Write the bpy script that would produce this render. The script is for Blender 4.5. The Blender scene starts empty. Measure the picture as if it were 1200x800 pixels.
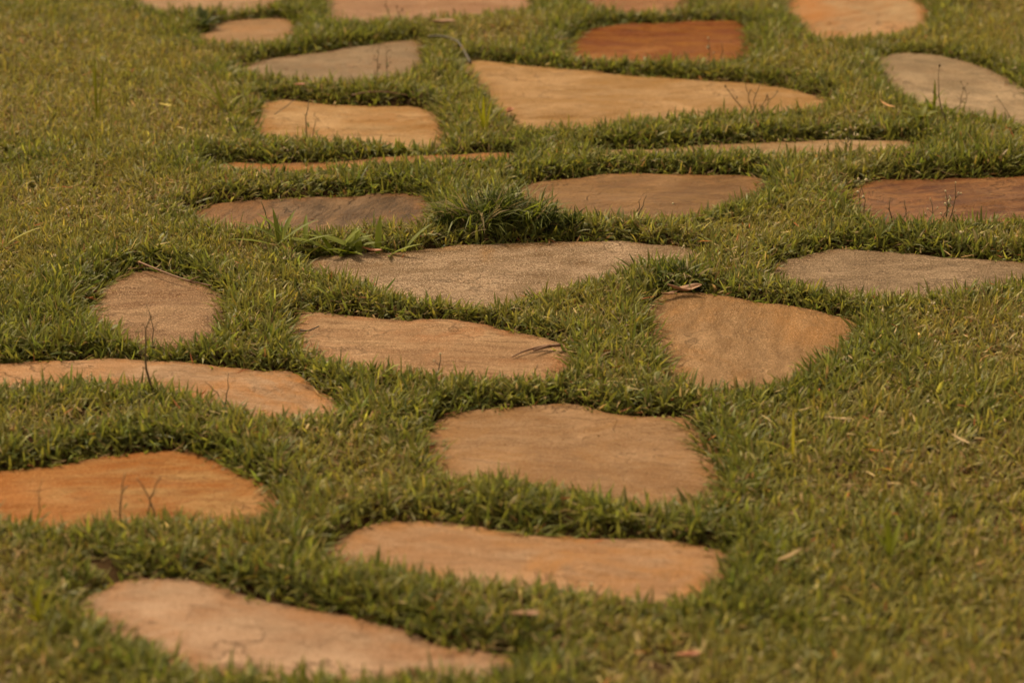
import bpy, bmesh, math, random
import numpy as np
from mathutils import Vector, Matrix, noise as mnoise
from mathutils.geometry import delaunay_2d_cdt

random.seed(7)
rng = np.random.default_rng(11)
scene = bpy.context.scene
COL = scene.collection

# ------------------------------------------------------------------ camera
CAM_H, PITCH, LENS = 1.60, math.radians(20.0), 90.0
cam_data = bpy.data.cameras.new("camera")
cam_data.lens = LENS
cam_data.sensor_width = 36.0
cam_data.clip_start, cam_data.clip_end = 0.05, 1000.0
cam = bpy.data.objects.new("camera", cam_data)
cam.location = (0, 0, CAM_H)
cam.rotation_euler = (math.pi / 2 - PITCH, 0, 0)
COL.objects.link(cam)
scene.camera = cam
cam_data.dof.use_dof = True
cam_data.dof.focus_distance = 4.98
cam_data.dof.aperture_fstop = 3.4
cam_data.dof.aperture_blades = 8

# ------------------------------------------------------------------ light
SUN_EL, SUN_ROT = math.radians(55), math.radians(-40)
world = bpy.data.worlds.new("World")
scene.world = world
world.use_nodes = True
wn = world.node_tree
wn.nodes.clear()
w_out = wn.nodes.new("ShaderNodeOutputWorld")
w_bg = wn.nodes.new("ShaderNodeBackground")
w_sky = wn.nodes.new("ShaderNodeTexSky")
w_sky.sky_type = 'NISHITA'
w_sky.sun_disc = False
w_sky.sun_elevation = SUN_EL
w_sky.sun_rotation = SUN_ROT
w_sky.dust_density = 4.0
w_hs = wn.nodes.new("ShaderNodeHueSaturation")      # cloud cover: the blue is greyed out evenly
w_hs.inputs["Saturation"].default_value = 0.25
w_mul = wn.nodes.new("ShaderNodeMix")
w_mul.data_type = 'RGBA'
w_mul.blend_type = 'MULTIPLY'
w_mul.inputs[0].default_value = 1.0
w_mul.inputs[7].default_value = (1.0, 0.81, 0.52, 1)
wn.links.new(w_sky.outputs[0], w_hs.inputs["Color"])
wn.links.new(w_hs.outputs[0], w_mul.inputs[6])
wn.links.new(w_mul.outputs[2], w_bg.inputs[0])
w_bg.inputs[1].default_value = 0.085
wn.links.new(w_bg.outputs[0], w_out.inputs[0])

sun_data = bpy.data.lights.new("sun", 'SUN')
sun_data.energy = 1.5
sun_data.angle = math.radians(11)
sun_data.color = (1.0, 0.81, 0.54)
sun = bpy.data.objects.new("sun", sun_data)
SV = Vector((math.sin(SUN_ROT) * math.cos(SUN_EL), math.cos(SUN_ROT) * math.cos(SUN_EL), math.sin(SUN_EL)))
sun.rotation_euler = SV.to_track_quat('Z', 'Y').to_euler()
sun.location = SV * 30
COL.objects.link(sun)

scene.view_settings.view_transform = 'Standard'
scene.view_settings.look = 'None'
scene.view_settings.exposure = 1.56
scene.view_settings.gamma = 1.0
scene.cycles.max_bounces = 8
scene.cycles.transparent_max_bounces = 4

# ------------------------------------------------------------------ helpers: view rays to points on the ground
CP, SP = math.cos(PITCH), math.sin(PITCH)

def ray(px, py):
    u = (px - 600) / 1200 * 36 / LENS
    v = (400 - py) / 1200 * 36 / LENS
    return (u, CP + v * SP, -SP + v * CP)

def at(px, py, z=0.0):
    dx, dy, dz = ray(px, py)
    t = (z - CAM_H) / dz
    return (dx * t, dy * t, z)

def height_for(y, py):
    """height of a point at depth y that lies on photo row py"""
    dx, dy, dz = ray(600, py)
    return CAM_H + dz * (y / dy)

def x_for(px, y, z):
    d = y * CP + (CAM_H - z) * SP
    return (px - 600) / 1200 * 36 / LENS * d

# value noise on arrays
def vnoise(x, y, scale, seed):
    r = np.random.default_rng(seed)
    T = r.random((64, 64))
    x = np.asarray(x) * scale + seed * 1.37
    y = np.asarray(y) * scale + seed * 2.11
    xi, yi = np.floor(x).astype(int), np.floor(y).astype(int)
    fx, fy = x - xi, y - yi
    fx, fy = fx * fx * (3 - 2 * fx), fy * fy * (3 - 2 * fy)
    a, b = T[xi & 63, yi & 63], T[(xi + 1) & 63, yi & 63]
    c, d = T[xi & 63, (yi + 1) & 63], T[(xi + 1) & 63, (yi + 1) & 63]
    return (a * (1 - fx) + b * fx) * (1 - fy) + (c * (1 - fx) + d * fx) * fy

def fbm(x, y, scale, seed, octs=3):
    s, a, n = 0, 0.5, 0
    for k in range(octs):
        s = s + a * vnoise(x, y, scale * 2 ** k, seed + k)
        n += a
        a *= 0.5
    return s / n

def sstep(a, b, x):
    t = np.clip((x - a) / (b - a), 0, 1)
    return t * t * (3 - 2 * t)

def link(name, mesh, mat=None, parent=None, loc=None):
    o = bpy.data.objects.new(name, mesh)
    COL.objects.link(o)
    if mat is not None:
        mesh.materials.append(mat)
    if parent is not None:
        o.parent = parent
    if loc is not None:
        o.location = loc
    return o

def tag(o, label=None, cat=None, group=None, kind=None):
    if label: o["label"] = label
    if cat: o["category"] = cat
    if group: o["group"] = group
    if kind: o["kind"] = kind
    return o

def empty(name, loc):
    o = bpy.data.objects.new(name, None)
    o.location = loc
    o.empty_display_size = 0.02
    COL.objects.link(o)
    return o

def mesh_from(name, verts, faces, smooth=True):
    me = bpy.data.meshes.new(name)
    me.from_pydata([tuple(v) for v in verts], [], [tuple(f) for f in faces])
    if smooth:
        me.polygons.foreach_set("use_smooth", [True] * len(me.polygons))
    me.update()
    return me

# ------------------------------------------------------------------ the stones: outlines as they show between the grass
# (name of look, far/near outline in photo pixels, label, look parameters)
STONES = [
 ("a", [(150,-30),(165,3),(205,13),(250,9),(310,5),(340,-10),(330,-40),(240,-55)],
  "pale pink stepping stone cut by the top edge behind a dark leafy rosette",
  dict(a=(.50,.31,.20), b=(.56,.38,.27), stain=(.40,.20,.08), ang=5)),
 ("b", [(230,43),(248,32),(263,23),(300,22),(338,23),(342,33),(333,43),(308,48),(283,48),(255,47)],
  "small tan stepping stone just below the dark leafy rosette",
  dict(a=(.42,.25,.13), b=(.50,.31,.18), stain=(.45,.20,.06), ang=12)),
 ("c", [(385,-25),(388,10),(391,25),(430,24),(470,21),(540,15),(612,10),(621,0),(616,-25),(500,-50)],
  "wide pinkish stepping stone cut by the top edge with dark weed stems before it",
  dict(a=(.44,.23,.14), b=(.49,.29,.19), stain=(.38,.17,.06), ang=-5)),
 ("d", [(283,81),(305,71),(350,65),(400,57),(487,46),(491,60),(485,80),(440,90),(400,92),(345,89)],
  "grey tan stepping stone above the small orange one with two weeds at its front",
  dict(a=(.32,.23,.16), b=(.38,.28,.20), stain=(.36,.18,.08), ang=-10)),
 ("e", [(669,62),(672,48),(690,36),(740,29),(800,27),(862,26),(872,38),(873,66),(835,70),(790,70),(730,67)],
  "deep rust red stepping stone, the darkest and reddest of all",
  dict(a=(.29,.086,.008), b=(.36,.135,.018), stain=(.24,.065,.012), ang=-8, rough=.5, spec=.03, blot=.3, con=2.8, stretch=5)),
 ("f", [(688,-20),(690,6),(720,11),(780,12),(802,5),(806,-15),(760,-32)],
  "sliver of orange brown stepping stone at the top edge above the rust red one",
  dict(a=(.36,.15,.05), b=(.42,.20,.08), stain=(.26,.09,.03), ang=6)),
 ("g", [(922,-8),(930,10),(946,24),(962,44),(988,44),(1010,39),(1040,38),(1075,29),(1085,24),(1080,8),(1068,-12),(1000,-40),(940,-35)],
  "pale cream stepping stone with a vivid orange left edge at the top",
  dict(a=(.58,.40,.25), b=(.50,.31,.17), stain=(.52,.20,.04), ang=40, side=(-1, 1.0), lum=1.05)),
 ("h", [(1036,70),(1060,67),(1092,68),(1130,76),(1170,90),(1206,108),(1240,130),(1232,150),(1190,142),(1150,133),(1110,125),(1080,118),(1060,106),(1048,88)],
  "grey beige stepping stone running off the right edge with tall weed stems before it",
  dict(a=(.36,.27,.19), b=(.47,.36,.26), stain=(.34,.20,.10), ang=-25)),
 ("i", [(547,71),(590,75),(650,81),(700,85),(800,94),(870,97),(930,104),(966,118),(940,125),(880,130),(800,132),(740,138),(690,145),(635,148),(610,142),(600,127),(580,110),(566,92)],
  "longest golden tan stepping stone tapering to a point at its right end",
  dict(a=(.50,.29,.11), b=(.56,.36,.19), stain=(.50,.24,.05), ang=2)),
 ("j", [(305,152),(308,135),(314,121),(330,116),(400,121),(490,121),(506,134),(514,148),(513,164),(440,164),(380,159),(330,157)],
  "orange tan stepping stone with a rounded right end and thin weeds at its front",
  dict(a=(.52,.29,.10), b=(.57,.37,.19), stain=(.48,.21,.05), ang=0)),
 ("k", [(246,192),(280,188),(330,189),(400,188),(440,186),(500,183.5),(560,181),(602,179.5),(603,181),(560,182.6),(500,185.0),(440,187.6),(425,189.5),(385,193),(330,195),(280,194)],
  "thin orange slit of stepping stone nearly hidden between two bands of grass",
  dict(a=(.52,.25,.08), b=(.54,.31,.14), stain=(.45,.17,.04), ang=0)),
 ("l", [(698,174),(720,171.5),(760,171),(820,168),(900,165),(1000,162.5),(1066,163.5),(1086,168),(1062,171.5),(960,173),(900,175),(850,174),(770,175)],
  "thin beige strip of stepping stone nearly hidden below the longest golden one",
  dict(a=(.50,.33,.19), b=(.55,.40,.26), stain=(.42,.22,.08), ang=-3)),
 ("m", [(226,247),(250,241),(300,236),(400,229),(460,227),(492,230),(498,240),(486,258),(430,259),(390,263),(330,264),(290,263),(250,257)],
  "dark purplish brown stepping stone left of the dark grass tussock",
  dict(a=(.155,.082,.036), b=(.24,.14,.072), stain=(.42,.17,.05), ang=72, rough=.5, streak=.9, ridge=7, side=(-1, .9))),
 ("n", [(606,222),(640,214),(700,207),(790,204),(868,207),(894,212),(882,222),(845,236),(800,247),(740,249),(690,246),(650,241),(625,233)],
  "brown stepping stone just right of the dark grass tussock",
  dict(a=(.26,.128,.040), b=(.33,.18,.068), stain=(.40,.17,.05), ang=6, rough=.48)),
 ("o", [(1002,225),(1012,214),(1040,209),(1100,206),(1150,207),(1230,203),(1270,225),(1235,252),(1195,251),(1150,251),(1100,256),(1050,259),(1020,246)],
  "reddish brown stepping stone at the right edge with seeding weeds before it",
  dict(a=(.200,.070,.012), b=(.29,.125,.034), stain=(.42,.15,.035), ang=14, rough=.5, con=2.8, stretch=5)),
 ("p", [(362,306),(400,300),(470,297),(540,290),(600,288),(680,285),(740,286),(800,290),(810,294),(780,298),(740,306),(700,320),(650,331),(600,343),(565,351),(530,346),(480,339),(440,326),(400,316)],
  "rough sparkling grey tan stepping stone with a rust streak, in front of the dark tussock",
  dict(a=(.46,.32,.24), b=(.62,.46,.37), stain=(.46,.22,.06), ang=3, grain=1.6, blot=.2, lum=1.24, mark=(570, 300, .011, .05))),
 ("q", [(905,312),(925,307),(950,300),(985,291),(1040,296),(1100,301),(1220,309),(1230,317),(1200,319),(1150,326),(1100,339),(1060,341),(1000,339),(960,331),(928,320)],
  "weathered grey beige stepping stone with a peaked back, near the right edge",
  dict(a=(.36,.255,.185), b=(.48,.36,.275), stain=(.36,.20,.09), ang=3, grain=1.4, blot=.25, stretch=6, streak=.7, lum=1.16)),
 ("r", [(105,357),(125,335),(150,315),(165,312),(200,320),(246,337),(252,355),(246,376),(226,391),(190,399),(165,393),(140,379),(112,369)],
  "compact pinkish stepping stone with a long twig along its back edge",
  dict(a=(.40,.235,.145), b=(.50,.33,.22), stain=(.36,.17,.07), ang=2, grain=1.3, streak=.9, stretch=8, lum=1.24)),
 ("s", [(350,374),(365,364),(420,370),(500,380),(530,379),(570,387),(620,395),(657,403),(660,418),(652,431),(620,438),(560,433),(500,431),(440,426),(400,416),(370,401),(350,388)],
  "long split grained pink stepping stone with a curved twig at its right end",
  dict(a=(.45,.27,.165), b=(.54,.36,.24), stain=(.46,.18,.06), ang=-8, streak=1.1, stretch=10, grain=.7, lum=1.20)),
 ("t", [(771,356),(785,344),(830,345),(900,360),(960,369),(1000,380),(990,396),(965,411),(940,431),(900,444),(850,449),(830,448),(800,436),(788,410),(774,385)],
  "tapering tan stepping stone with faint vertical streaks and a curled dry leaf at its back",
  dict(a=(.45,.275,.15), b=(.52,.34,.205), stain=(.50,.22,.05), ang=82, grain=.9, streak=.4, ridge=5.5, side=(1, .75), lum=1.12)),
 ("u", [(-30,440),(-20,428),(60,426),(130,422),(200,427),(270,433),(335,437),(355,450),(384,469),(374,479),(330,482),(260,466),(210,449),(160,441),(100,438),(40,441),(0,447)],
  "long pale orange stepping stone running off the left edge behind a tall thin stem",
  dict(a=(.50,.315,.21), b=(.56,.385,.285), stain=(.56,.22,.04), ang=-6, side=(-1, .6), lum=1.08)),
 ("v", [(510,505),(530,484),(570,479),(620,477),(665,474),(720,487),(780,487),(806,490),(826,520),(835,548),(826,571),(780,581),(740,579),(680,566),(600,556),(530,549),(515,522)],
  "broad smooth tan stepping stone in the middle, almost trapezoid in outline",
  dict(a=(.43,.255,.145), b=(.49,.315,.20), stain=(.42,.20,.06), ang=-6)),
 ("w", [(-40,575),(-20,556),(60,548),(110,538),(180,529),(225,529),(265,547),(292,560),(314,580),(317,597),(290,604),(240,599),(190,594),(130,599),(85,613),(60,606),(0,596)],
  "vivid orange stepping stone running off the left edge",
  dict(a=(.50,.215,.045), b=(.55,.31,.125), stain=(.50,.16,.02), ang=4, side=(-1, .8))),
 ("x", [(384,642),(418,626),(450,612),(500,608),(540,613),(600,625),(680,630),(760,634),(846,645),(832,670),(815,687),(780,697),(740,692),(690,684),(640,677),(590,670),(540,670),(490,657),(440,650)],
  "long peach stepping stone with a sprig of grass lying across it",
  dict(a=(.53,.32,.21), b=(.57,.38,.275), stain=(.54,.23,.05), ang=-6, lum=1.08)),
 ("y", [(102,703),(130,695),(150,680),(200,679),(235,685),(270,699),(320,708),(400,720),(500,749),(560,761),(612,772),(570,780),(480,777),(420,784),(330,780),(270,777),(222,772),(200,755),(165,741),(140,730),(132,718)],
  "nearest pale pink stepping stone with a lobed left end, low in the picture",
  dict(a=(.55,.34,.25), b=(.59,.41,.325), stain=(.50,.22,.08), ang=-4, lum=1.04)),
]

def chaikin(P, n=2):
    P = np.asarray(P, float)
    for _ in range(n):
        Q = np.roll(P, -1, 0)
        A, B = P * .92 + Q * .08, P * .08 + Q * .92
        P = np.stack([A, B], 1).reshape(-1, 2)
    return P

def resample(P, step):
    P = np.vstack([P, P[:1]])
    d = np.r_[0, np.cumsum(np.linalg.norm(np.diff(P, axis=0), axis=1))]
    n = max(24, int(d[-1] / step))
    s = np.linspace(0, d[-1], n, endpoint=False)
    return np.stack([np.interp(s, d, P[:, 0]), np.interp(s, d, P[:, 1])], 1)

NEAR_H = 0.017
outlines = []
for key, pix, label, par in STONES:
    P = chaikin(pix, 1)
    c = P.mean(0)
    n = len(P)
    T = np.roll(P, -1, 0) - np.roll(P, 1, 0)
    area = 0.5 * np.sum(P[:, 0] * np.roll(P[:, 1], -1) - np.roll(P[:, 0], -1) * P[:, 1])
    N = np.stack([T[:, 1], -T[:, 0]], 1) * (1 if area > 0 else -1)
    N /= np.linalg.norm(N, axis=1)[:, None] + 1e-9
    W = sstep(-0.1, 0.7, N[:, 1])
    # the grass behind a stone hangs a little way over it
    P = P + np.stack([N[:, 0] * 3.0, -(2.0 + 3.5 * np.clip(P[:, 1], 0, 800) / 800) * sstep(.1, .7, -N[:, 1])], 1) * (.4 if key in 'kl' else 1)
    pts = np.array([at(p[0], p[1], 0.002 + NEAR_H * w)[:2] for p, w in zip(P, W)])
    pts = resample(chaikin(pts, 1), 0.012)
    a2 = 0.5 * np.sum(pts[:, 0] * np.roll(pts[:, 1], -1) - np.roll(pts[:, 0], -1) * pts[:, 1])
    if a2 < 0:
        pts = pts[::-1]
    # ragged break of the rim
    s = np.arange(len(pts)) * 0.012
    T = np.roll(pts, -1, 0) - np.roll(pts, 1, 0)
    N = np.stack([T[:, 1], -T[:, 0]], 1)
    N /= np.linalg.norm(N, axis=1)[:, None] + 1e-9
    jag = ((fbm(pts[:, 0], pts[:, 1], 34, 5, 2) - .5) * 0.016 + (vnoise(pts[:, 0], pts[:, 1], 11, 9) - .5) * 0.010) * (.35 if key in 'kl' else 1)
    pts = pts + N * jag[:, None]
    outlines.append((pts, N))

# ------------------------------------------------------------------ distance-to-stone field on a grid (outside positive)
GX0, GX1, GY0, GY1, GS = -3.2, 3.2, 2.2, 9.2, 0.01
gx = np.arange(GX0, GX1, GS)
gy = np.arange(GY0, GY1, GS)
SDF = np.full((len(gx), len(gy)), 1.0)

def poly_sdf(X, Y, P):
    d2 = np.full(X.shape, 1e9)
    inside = np.zeros(X.shape, bool)
    n = len(P)
    for i in range(n):
        ax, ay = P[i]
        bx, by = P[(i + 1) % n]
        ex, ey = bx - ax, by - ay
        t = np.clip(((X - ax) * ex + (Y - ay) * ey) / (ex * ex + ey * ey + 1e-12), 0, 1)
        d2 = np.minimum(d2, (X - ax - t * ex) ** 2 + (Y - ay - t * ey) ** 2)
        cond = ((ay > Y) != (by > Y)) & (X < (bx - ax) * (Y - ay) / (by - ay + 1e-15) + ax)
        inside ^= cond
    d = np.sqrt(d2)
    return np.where(inside, -d, d)

for pts, N in outlines:
    m = 0.25
    i0, i1 = np.searchsorted(gx, [pts[:, 0].min() - m, pts[:, 0].max() + m])
    j0, j1 = np.searchsorted(gy, [pts[:, 1].min() - m, pts[:, 1].max() + m])
    X, Y = np.meshgrid(gx[i0:i1], gy[j0:j1], indexing='ij')
    if X.size == 0: continue
    SDF[i0:i1, j0:j1] = np.minimum(SDF[i0:i1, j0:j1], poly_sdf(X, Y, pts[::2]))
SDF = np.minimum(SDF, 0.25)
DGX, DGY = np.gradient(SDF, GS)

def samp(G, x, y):
    u = np.clip((np.asarray(x) - GX0) / GS, 0, len(gx) - 1.001)
    v = np.clip((np.asarray(y) - GY0) / GS, 0, len(gy) - 1.001)
    i, j = u.astype(int), v.astype(int)
    fu, fv = u - i, v - j
    return (G[i, j] * (1 - fu) + G[i + 1, j] * fu) * (1 - fv) + (G[i, j + 1] * (1 - fu) + G[i + 1, j + 1] * fu) * fv

def ground_z(x, y):
    x = np.asarray(x, float); y = np.asarray(y, float)
    d = samp(SDF, x, y)
    z = -0.018 + 0.026 * sstep(0.002, 0.05, d) - 0.02 * sstep(0.0, -0.03, d)
    z = z + ((fbm(x, y, 3.0, 21, 3) - .5) * 0.022) * sstep(0.0, 0.2, d + .02)
    fade = sstep(0, .3, x - GX0) * sstep(0, .3, GX1 - x) * sstep(0, .3, y - GY0) * sstep(0, .3, GY1 - y)
    return z * fade

# ------------------------------------------------------------------ materials
def new_mat(name):
    m = bpy.data.materials.new(name)
    m.use_nodes = True
    nt = m.node_tree
    b = nt.nodes["Principled BSDF"]
    return m, nt, b

def nd(nt, typ, **kw):
    n = nt.nodes.new(typ)
    for k, v in kw.items():
        setattr(n, k, v)
    return n

def mixc(nt, fac, a, b, blend='MIX'):
    n = nt.nodes.new("ShaderNodeMix")
    n.data_type = 'RGBA'
    n.blend_type = blend
    for sock, v in ((n.inputs[0], fac), (n.inputs[6], a), (n.inputs[7], b)):
        if isinstance(v, bpy.types.NodeSocket):
            nt.links.new(v, sock)
        elif isinstance(v, (int, float)):
            sock.default_value = v
        else:
            sock.default_value = (*v, 1) if len(v) == 3 else v
    return n.outputs[2]

def mrange(nt, v, a, b, c=0., d=1.):
    n = nt.nodes.new("ShaderNodeMapRange")
    nt.links.new(v, n.inputs[0])
    for i, q in zip((1, 2, 3, 4), (a, b, c, d)):
        n.inputs[i].default_value = q
    return n.outputs[0]

def math_n(nt, op, a, b=None):
    n = nt.nodes.new("ShaderNodeMath")
    n.operation = op
    for s, v in ((n.inputs[0], a), (n.inputs[1], b)):
        if v is None: continue
        if isinstance(v, bpy.types.NodeSocket): nt.links.new(v, s)
        else: s.default_value = v
    return n.outputs[0]

def noise_n(nt, vec, scale, detail=4, rough=.55, dist=0.):
    n = nt.nodes.new("ShaderNodeTexNoise")
    nt.links.new(vec, n.inputs["Vector"])
    n.inputs["Scale"].default_value = scale
    n.inputs["Detail"].default_value = detail
    n.inputs["Roughness"].default_value = rough
    n.inputs["Distortion"].default_value = dist
    return n.outputs[0]

def stone_material(idx, par):
    m, nt, b = new_mat("stone_%02d" % idx)
    A, B = np.array(par["a"]), np.array(par["b"])
    mid_, K = (A + B) / 2, 0.385
    A, B = A * (1.05, .93, .72), B * (1.05, .93, .75)
    mid_ = (A + B) / 2
    con = par.get('con', 2.2)
    K = K * par.get('lum', 1.0)
    par = dict(par, a=tuple((mid_ + (A - mid_) * con) * K), b=tuple((mid_ + (B - mid_) * con) * K), stain=tuple(c * K * 1.2 for c in par["stain"]))
    tc = nd(nt, "ShaderNodeTexCoord")
    off = nd(nt, "ShaderNodeMapping")
    off.inputs["Location"].default_value = (idx * 1.7, idx * .9, idx * .31)
    nt.links.new(tc.outputs["Object"], off.inputs[0])
    P = off.outputs[0]
    ga = nd(nt, "ShaderNodeMapping")
    ga.vector_type = 'TEXTURE'
    ga.inputs["Rotation"].default_value = (0, 0, math.radians(par["ang"]))
    ga.inputs["Scale"].default_value = (par.get("stretch", 3.2), 1.0, 1.0)
    nt.links.new(P, ga.inputs[0])
    G = ga.outputs[0]                                     # stretched along the grain of the stone
    big = noise_n(nt, P, 5, 5, .6, .4)
    med = noise_n(nt, G, 26, 5, .62, .3)
    lin = noise_n(nt, G, 95, 4, .65, .15)
    fine = noise_n(nt, P, 210, 4, .7)
    speck = noise_n(nt, P, 420, 3, .6)
    grain = par.get("grain", .35)
    streak = par.get("streak", .4)
    col = mixc(nt, mrange(nt, med, .38, .62), par["a"], par["b"])
    dark = tuple(c * .58 for c in par["a"])
    col = mixc(nt, mrange(nt, lin, .48, .66, 0, .35 + .5 * streak), col, dark)
    light = tuple(min(.8, c * 1.38 + .02) for c in par["b"])  # pale worn streaks that also paint a sheen into the stone colour
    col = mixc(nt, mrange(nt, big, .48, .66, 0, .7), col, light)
    # iron stain in clouds, stronger at the rim and on one side
    at_ = nd(nt, "ShaderNodeAttribute", attribute_name="rim")
    sd = nd(nt, "ShaderNodeAttribute", attribute_name="stain")
    st = noise_n(nt, P, 9, 5, .65, .8)
    rimv = math_n(nt, 'MULTIPLY', at_.outputs["Fac"], mrange(nt, st, .40, .58))
    blot = mrange(nt, noise_n(nt, P, 4.2, 6, .70, 1.4), .53, .66, 0, par.get('blot', .62))
    f = math_n(nt, 'MAXIMUM', math_n(nt, 'MULTIPLY', rimv, .9), blot)
    sdv = math_n(nt, 'MULTIPLY', sd.outputs["Fac"], mrange(nt, med, .25, .6, .45, 1))
    f = math_n(nt, 'MAXIMUM', f, sdv)
    col = mixc(nt, f, col, par["stain"])
    # earth rubbed into the rim
    so = math_n(nt, 'MULTIPLY', mrange(nt, at_.outputs["Fac"], .62, 1.0), mrange(nt, noise_n(nt, P, 32, 4, .6), .42, .62, 0, .75))
    col = mixc(nt, so, col, (.10, .050, .022))
    # grey lichen bloom and specks
    col = mixc(nt, mrange(nt, noise_n(nt, P, 13, 6, .7, .6), .60, .70, 0, .30), col, tuple(mid_ * .5 * K + np.array([.40, .33, .24]) * .5 * K))
    col = mixc(nt, mrange(nt, fine, .38, .53, .26 + .36 * grain, 0), col, dark)
    col = mixc(nt, mrange(nt, speck, .54, .64, 0, min(.95, .15 + .65 * grain)), col, tuple(min(.6, c * 1.7 + .05) for c in par["b"]))
    pit = noise_n(nt, P, 70, 2, .5)
    col = mixc(nt, mrange(nt, pit, .70, .75, 0, .55), col, tuple(c * .4 for c in par["a"]))
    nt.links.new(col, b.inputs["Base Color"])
    r0 = par.get("rough", .62)
    rr = mrange(nt, med, .3, .7, r0 - .08, r0 + .14)
    nt.links.new(rr, b.inputs["Roughness"])
    b.inputs["Specular IOR Level"].default_value = par.get("spec", .11)
    if "ridge" in par:                                  # parallel darker bands along the grain
        wv = nd(nt, "ShaderNodeTexWave", wave_type='BANDS', bands_direction='Y')
        ra = nd(nt, "ShaderNodeMapping")
        ra.vector_type = 'TEXTURE'
        ra.inputs["Rotation"].default_value = (0, 0, math.radians(par["ang"]))
        nt.links.new(P, ra.inputs[0])
        nt.links.new(ra.outputs[0], wv.inputs["Vector"])
        wv.inputs["Scale"].default_value = par["ridge"]
        wv.inputs["Distortion"].default_value = 9.0
        wv.inputs["Detail"].default_value = 3
        wv.inputs["Detail Scale"].default_value = 1.2
        wf = mrange(nt, wv.outputs["Fac"], .35, .95, 0, .26)
        nt.links.new(mixc(nt, wf, col, dark), b.inputs["Base Color"])
    crk = nd(nt, "ShaderNodeTexVoronoi", feature='DISTANCE_TO_EDGE')   # flake edges
    cm = nd(nt, "ShaderNodeVectorMath", operation='ADD')
    nz = nd(nt, "ShaderNodeTexNoise")
    nt.links.new(P, nz.inputs["Vector"])
    nz.inputs["Scale"].default_value = 14
    nz.inputs["Detail"].default_value = 4
    sc_ = nd(nt, "ShaderNodeVectorMath", operation='SCALE')
    nt.links.new(nz.outputs["Color"], sc_.inputs[0])
    sc_.inputs["Scale"].default_value = .16
    nt.links.new(G, cm.inputs[0]); nt.links.new(sc_.outputs[0], cm.inputs[1])
    nt.links.new(cm.outputs[0], crk.inputs["Vector"])
    crk.inputs["Scale"].default_value = 9
    crack = mrange(nt, crk.outputs["Distance"], 0, .035, 1, 0)
    crack = math_n(nt, 'MULTIPLY', crack, mrange(nt, big, .46, .60))
    cur = b.inputs["Base Color"].links[0].from_socket
    nt.links.new(mixc(nt, math_n(nt, 'MULTIPLY', crack, .55), cur, tuple(c * .5 for c in dark)), b.inputs["Base Color"])
    h = math_n(nt, 'ADD', math_n(nt, 'MULTIPLY', med, 1.2), math_n(nt, 'MULTIPLY', lin, .35 + .65 * streak))
    h = math_n(nt, 'ADD', h, math_n(nt, 'MULTIPLY', fine, .25 + .55 * grain))
    h = math_n(nt, 'ADD', h, math_n(nt, 'MULTIPLY', speck, .1 + .3 * grain))
    h = math_n(nt, 'SUBTRACT', h, math_n(nt, 'MULTIPLY', crack, .5))
    bp = nd(nt, "ShaderNodeBump")
    bp.inputs["Strength"].default_value = 1.0
    bp.inputs["Distance"].default_value = .0065
    nt.links.new(h, bp.inputs["Height"])
    nt.links.new(bp.outputs[0], b.inputs["Normal"])
    return m

def leaf_material(name, rough=.55, transl=.35, spec=.35):
    """leaf colour comes from the colour each blade carries"""
    m, nt, b = new_mat(name)
    a = nd(nt, "ShaderNodeAttribute", attribute_name="blade_colour")
    nt.links.new(a.outputs["Color"], b.inputs["Base Color"])
    b.inputs["Roughness"].default_value = rough
    b.inputs["Specular IOR Level"].default_value = spec
    tr = nd(nt, "ShaderNodeBsdfTranslucent")
    hs = nd(nt, "ShaderNodeHueSaturation")
    hs.inputs["Saturation"].default_value = 1.1
    hs.inputs["Value"].default_value = 1.15
    nt.links.new(a.outputs["Color"], hs.inputs["Color"])
    nt.links.new(hs.outputs[0], tr.inputs[0])
    mx = nd(nt, "ShaderNodeMixShader")
    mx.inputs[0].default_value = transl
    nt.links.new(b.outputs[0], mx.inputs[1])
    nt.links.new(tr.outputs[0], mx.inputs[2])
    nt.links.new(mx.outputs[0], nt.nodes["Material Output"].inputs[0])
    return m

def soil_material():
    m, nt, b = new_mat("soil")
    tc = nd(nt, "ShaderNodeTexCoord")
    P = tc.outputs["Object"]
    n1 = noise_n(nt, P, 6, 5, .6)
    n2 = noise_n(nt, P, 90, 4, .6)
    col = mixc(nt, mrange(nt, n2, .3, .7), (.016, .008, .004), (.046, .022, .010))
    col = mixc(nt, mrange(nt, n1, .4, .65, 0, .5), col, (.060, .040, .016))
    # beyond the blades that are modelled the turf is only a colour
    sp = nd(nt, "ShaderNodeAttribute", attribute_name="turf")
    far = mixc(nt, mrange(nt, noise_n(nt, P, 45, 4, .7), .3, .7), (.060, .055, .015), (.12, .10, .032))
    col = mixc(nt, sp.outputs["Fac"], col, far)
    nt.links.new(col, b.inputs["Base Color"])
    b.inputs["Roughness"].default_value = .95
    b.inputs["Specular IOR Level"].default_value = .05
    bp = nd(nt, "ShaderNodeBump")
    bp.inputs["Distance"].default_value = .006
    nt.links.new(n2, bp.inputs["Height"])
    nt.links.new(bp.outputs[0], b.inputs["Normal"])
    return m

def plain_material(name, c1, c2, scale=60, rough=.7):
    m, nt, b = new_mat(name)
    tc = nd(nt, "ShaderNodeTexCoord")
    n = noise_n(nt, tc.outputs["Object"], scale, 4, .6)
    nt.links.new(mixc(nt, mrange(nt, n, .3, .7), c1, c2), b.inputs["Base Color"])
    b.inputs["Roughness"].default_value = rough
    bp = nd(nt, "ShaderNodeBump")
    bp.inputs["Distance"].default_value = .001
    nt.links.new(n, bp.inputs["Height"])
    nt.links.new(bp.outputs[0], b.inputs["Normal"])
    return m

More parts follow.
